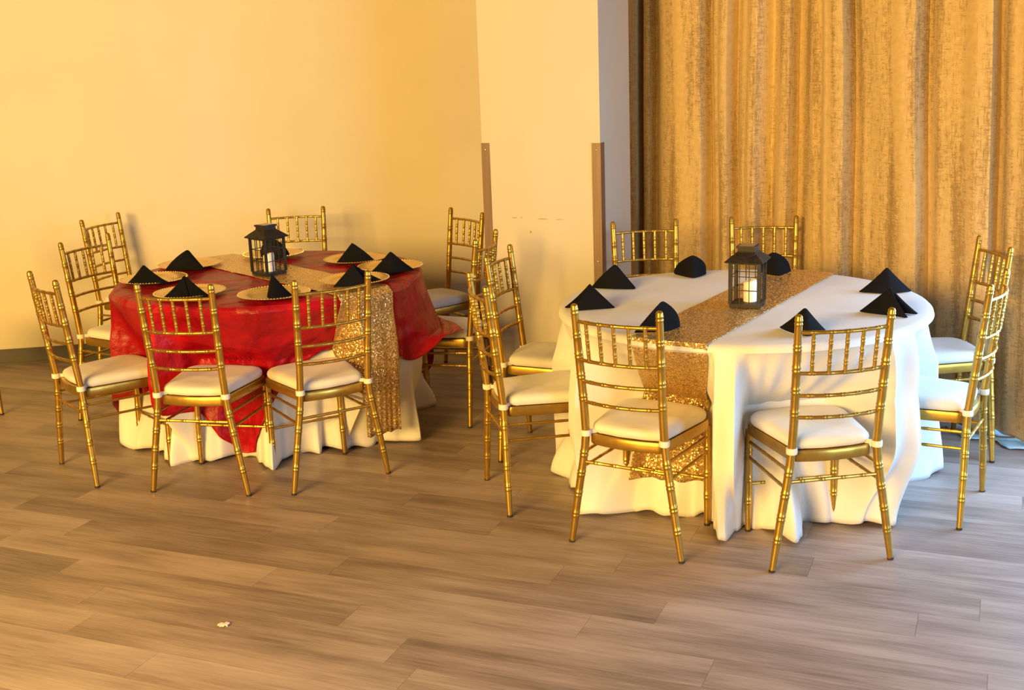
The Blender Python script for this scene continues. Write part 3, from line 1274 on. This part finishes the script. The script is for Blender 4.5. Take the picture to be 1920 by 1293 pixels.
# ------------------------------------------------------------------ folded napkins
def napkin(L, A, R1, R2, z, h, label, group, dome=-.06, bulge=.012):
    """two triangular leaves joined along the spine from L (base) to A (apex); R1, R2 are the free base corners"""
    org = Vector((A[0], A[1], z))
    Lp = Vector((*L, z)) - org
    Ap = Vector((0, 0, h))
    Rs = [Vector((*R1, z)) - org, Vector((*R2, z)) - org]
    bm = bmesh.new()
    N = 12
    mid = (Rs[0] + Rs[1]) / 2
    for layer, shrink in ((0, 1.0), (1, .955)):
        leaves = []
        for li, Rp in enumerate(Rs):
            other = Rs[1 - li]
            nrm = (Ap - Lp).cross(Rp - Lp)
            nrm.normalize()
            if nrm.dot(other - Lp) > 0:
                nrm = -nrm                          # outward
            grid = []
            for i in range(N + 1):                  # i along the spine
                row = []
                for j in range(N + 1):              # j towards the free corner
                    s = i / N
                    tt = j / N
                    # triangle: spine point moves to free corner, top edge runs apex -> free corner
                    P = (Lp.lerp(Ap, s)).lerp(Rp, tt * 1.0)
                    w = tt * (1 - tt) * 4
                    P = P + nrm * (bulge * w * (.3 + .7 * (1 - s) if dome < 0 else 1.0) - layer * .005)
                    P.z += dome * h * w * s * s
                    if layer:
                        ce = (Lp + Ap + Rp) / 3
                        P = ce + (P - ce) * shrink
                    P.z = max(P.z, .0015)
                    row.append(P)
                grid.append(row)
            leaves.append(grid)
        verts = []
        for grid in leaves:
            vv = [[None] * (N + 1) for _ in range(N + 1)]
            far = bm.verts.new(grid[0][N])
            for i in range(N + 1):
                for j in range(N + 1):
                    vv[i][j] = far if j == N else bm.verts.new(grid[i][j])
            verts.append(vv)
            for i in range(N):
                for j in range(N):
                    q = [vv[i][j], vv[i][j + 1], vv[i + 1][j + 1], vv[i + 1][j]]
                    u = []
                    for k in q:
                        if k not in u:
                            u.append(k)
                    if len(u) >= 3:
                        bm.faces.new(u)
    bmesh.ops.remove_doubles(bm, verts=bm.verts, dist=.0004)
    # round the spine
    o = from_bm('folded_napkin', bm, M['black'])
    o.location = org
    md = o.modifiers.new('smooth', 'SUBSURF')
    md.levels = md.render_levels = 1
    md = o.modifiers.new('thickness', 'SOLIDIFY')
    md.thickness = .005
    md.offset = 0
    return tag(o, label, 'napkin', group)


ZP = ZTOP + .0105
GR = 'black napkins on the red table'
ZPL = ZTOP + .0125
napkin((-1.68, 5.50), (-1.682, 5.475), (-1.787, 5.52), (-1.578, 5.52), ZPL, .100, 'black folded napkin on the leftmost plate of the red table', GR)
napkin((-1.50, 5.85), (-1.585, 5.88), (-1.70, 5.88), (-1.61, 5.99), ZPL, .097, 'black folded napkin with rounded right side on the back left plate near the wall', GR, bulge=.02, dome=.04)
napkin((-1.20, 6.03), (-1.205, 6.06), (-1.27, 6.14), (-1.13, 6.15), ZPL + .007, .115, 'black folded napkin seen through the bars of the lantern on the red table', GR, bulge=.02, dome=.04)
napkin((-.860, 5.885), (-.775, 5.91), (-.665, 5.935), (-.70, 6.06), ZPL, .098, 'black folded napkin on the back right plate of the red table, before the wall', GR, bulge=.016, dome=.04)
napkin((-.552, 5.56), (-.555, 5.60), (-.655, 5.60), (-.452, 5.64), ZPL, .100, 'black folded napkin on the rightmost plate of the red table', GR)
napkin((-.785, 5.235), (-.690, 5.26), (-.62, 5.255), (-.565, 5.34), ZPL + .007, .098, 'black folded napkin on the plate lying over the red table\'s runner, beside a chair post', GR)
napkin((-1.010, 5.040), (-1.012, 5.060), (-1.052, 5.135), (-.942, 5.115), ZPL, .108, 'narrow upright black napkin on the front plate, spine facing the camera', GR, bulge=.01)
napkin((-1.39, 5.145), (-1.405, 5.130), (-1.515, 5.150), (-1.296, 5.135), ZPL, .104, 'black folded napkin above the chair back at the red table\'s front left', GR)

GW = 'black napkins on the white table'
ZW = ZTOP + .002
napkin((.535, 5.030), (.448, 5.065), (.352, 5.108), (.47, 5.17), ZW, .104, 'black folded napkin at back left of the white table, before the steel guard', GW, bulge=.02, dome=.04)
napkin((.418, 4.672), (.318, 4.690), (.212, 4.705), (.235, 4.64), ZW, .100, 'black folded napkin at the left edge of the white table, two layers open at left', GW)
napkin((.555, 4.215), (.548, 4.250), (.440, 4.215), (.618, 4.310), ZW + .004, .108, 'black folded napkin behind a chair post on the white table\'s sequin runner', GW, bulge=.018, dome=.04)
napkin((.812, 5.225), (.815, 5.262), (.748, 5.37), (.885, 5.365), ZW, .098, 'black rounded napkin at the back of white table left of the lantern', GW, bulge=.024, dome=.02)
napkin((1.185, 5.185), (1.165, 5.245), (1.125, 5.30), (1.250, 5.275), ZW + .004, .098, 'black rounded napkin just right of the white table\'s lantern, at the runner', GW, bulge=.024, dome=.02)
napkin((1.530, 4.745), (1.523, 4.775), (1.420, 4.805), (1.630, 4.785), ZW, .106, 'black folded napkin at right back of white table, farther of the two before the curtain', GW)
napkin((1.318, 4.450), (1.415, 4.390), (1.462, 4.310), (1.518, 4.365), ZW, .103, 'black tent-shaped napkin near white table\'s right edge, nearer of two', GW)
napkin((1.030, 4.085), (1.030, 4.110), (.970, 4.235), (1.118, 4.165), ZW, .100, 'black folded napkin behind the nearest chair on the white table, spine facing the camera', GW)


# ------------------------------------------------------------------ lanterns
def lantern(x, y, z, yaw, handle, label):
    root = empty('lantern', (x, y, z), R(yaw))
    tag(root, label, 'lantern', 'black lanterns on the tables')
    w = .056                                      # half width
    H = .178                                      # top of the glazed body
    def part(name, m, smooth=False):
        return from_bm(name, b, m, root, smooth)
    b = bmesh.new()
    add_box(b, (-w - .002, -w - .002, 0), (w + .002, w + .002, .014))
    part('base', M['iron'])
    for sx in (-1, 1):
        for sy in (-1, 1):
            b = bmesh.new()
            add_box(b, (sx * w - .0055, sy * w - .0055, .014), (sx * w + .0055, sy * w + .0055, H))
            part('corner_post', M['iron'])
    for k in range(4):
        mt = Matrix.Rotation(k * pi / 2, 4, 'Z')
        b = bmesh.new()
        for xx in (-.0187, .0187):
            add_box(b, (xx - .0015, w - .0015, .014), (xx + .0015, w + .0015, H), mt)
        for zz in (.068, .122):
            add_box(b, (-w, w - .0015, zz - .0014), (w, w + .0015, zz + .0014), mt)
        add_box(b, (-w, w - .003, H - .008), (w, w + .003, H), mt)
        fr_ = part('muntin_frame', M['iron'])
        b = bmesh.new()
        add_box(b, (-w + .005, w - .0045, .014), (w - .005, w - .0035, H - .004), mt)
        gp = from_bm('pane', b, M['glass'], fr_, False)
    # flared roof
    b = bmesh.new()
    rings = []
    for hw, zz in ((w + .017, H - .001), (w + .019, H + .003), (w + .002, H + .018), (.036, H + .036), (.0335, H + .040), (.0335, H + .052)):
        rings.append([b.verts.new((sx * hw, sy * hw, zz)) for sx, sy in ((-1, -1), (1, -1), (1, 1), (-1, 1))])
    for A, B in zip(rings, rings[1:]):
        for i in range(4):
            b.faces.new((A[i], A[(i + 1) % 4], B[(i + 1) % 4], B[i]))
    b.faces.new(rings[0][::-1])
    b.faces.new(rings[-1])
    part('roof', M['iron'])
    b = bmesh.new()
    add_box(b, (-.038, -.038, H + .052), (.038, .038, H + .060))
    cap = part('cap', M['iron'])
    b = bmesh.new()
    add_box(b, (-.031, -.031, H + .060), (.031, .031, H + .0615))
    from_bm('solar_panel', b, M['solar'], cap, False)
    # wire handle lying down over the roof
    b = bmesh.new()
    pts = []
    for i in range(19):
        a = pi * i / 18
        pts.append((-.046 * cos(a), -.036 - .034 * sin(a) if handle else -.034 - .012 * sin(a), H + .046 - .024 * sin(a)))
    add_tube(b, pts, .0017, 6)
    part('handle', M['iron'], True)
    return root


def candle(x, y, z, label):
    b = bmesh.new()
    r, h = .026, .082
    prof = [(0, 0), (r, 0), (r, h - .006), (r - .002, h), (r - .006, h + .002), (r - .011, h - .004), (.004, h - .007), (0, h - .007)]
    add_lathe(b, prof, 24)
    for w_ in b.verts:
        if w_.co.z > h - .003:
            w_.co.z += .006 * (w_.co.x / r) * 1.0
    root = from_bm('pillar_candle', b, M['wax'])
    root.location = (x, y, z)
    tag(root, label, 'candle', 'white candles inside lanterns')
    b = bmesh.new()
    add_tube(b, [(0, 0, h - .008), (.0005, 0, h + .002), (.002, 0, h + .008)], .0012, 6)
    from_bm('wick', b, M['glide'], root)
    return root


LZ = ZTOP + .0055
lantern(.930, 4.622, LZ, -24, True, 'black lantern standing on the white table\'s sequin runner, wire handle folded down')
candle(.942, 4.628, LZ + .0145, 'white pillar candle inside the lantern on the white table')
lantern(-1.152, 5.705, LZ + .002, 49, False, 'black lantern standing corner-on at the middle of the red table')
candle(-1.148, 5.700, LZ + .0165, 'white pillar candle inside the lantern on the red table')

# ------------------------------------------------------------------ things on the floor
bm = bmesh.new()
NX, NY = 22, 12
gr = []
rgf = random.Random(11)
P0 = CA + CT * 2.22 + CN * -.02
for i in range(NX + 1):
    row = []
    for j in range(NY + 1):
        p = P0 + CT * (.62 * i / NX) + CN * (-.18 + .34 * j / NY + .03 * sin(i * .9))
        z = .006 + .020 * abs(sin(i * .55 + j * .5)) * (1 - j / NY) + .006 * abs(sin(i * 1.7 + j * 1.1))
        row.append(bm.verts.new((p.x, p.y, z)))
    gr.append(row)
for i in range(NX):
    for j in range(NY):
        bm.faces.new((gr[i][j], gr[i + 1][j], gr[i + 1][j + 1], gr[i][j + 1]))
o = from_bm('window_light_sheet', bm, M['bluelight'])  # added sheet, its blue stands for window light showing under the hem
md = o.modifiers.new('thickness', 'SOLIDIFY')
md.thickness = .001
tag(o, 'crumpled pale blue sheet standing in for window light under the curtain hem at right', 'sheet')
bm = bmesh.new()
pts = []
for i in range(40):
    t_ = i / 39
    p = CA + CT * (2.12 + .75 * t_) + CN * (.09 + .03 * sin(t_ * 9) + .02 * sin(t_ * 21))
    pts.append((p.x, p.y, .0075 + .024 * gauss(t_ - .5, .35)))
add_tube(bm, pts, .0045, 8)
tag(from_bm('power_cord', bm, M['cord']), 'brown cord trailing across the pale blue sheet below the curtain', 'cord')

bm = bmesh.new()
bmesh.ops.create_grid(bm, x_segments=6, y_segments=5, size=.5)
for w_ in bm.verts:
    w_.co = Vector((w_.co.x * .034 + .004 * sin(w_.co.y * 7), w_.co.y * .030 + .004 * sin(w_.co.x * 9), .002 + .004 * abs(sin(w_.co.x * 9 + w_.co.y * 6))))
o = from_bm('plastic_scrap', bm, M['film'])
md = o.modifiers.new('thickness', 'SOLIDIFY')
md.thickness = .0006
o.location = (-.967, 3.58, 0)
tag(o, 'tiny clear plastic scrap lying alone on the open floor at front left', 'scrap')
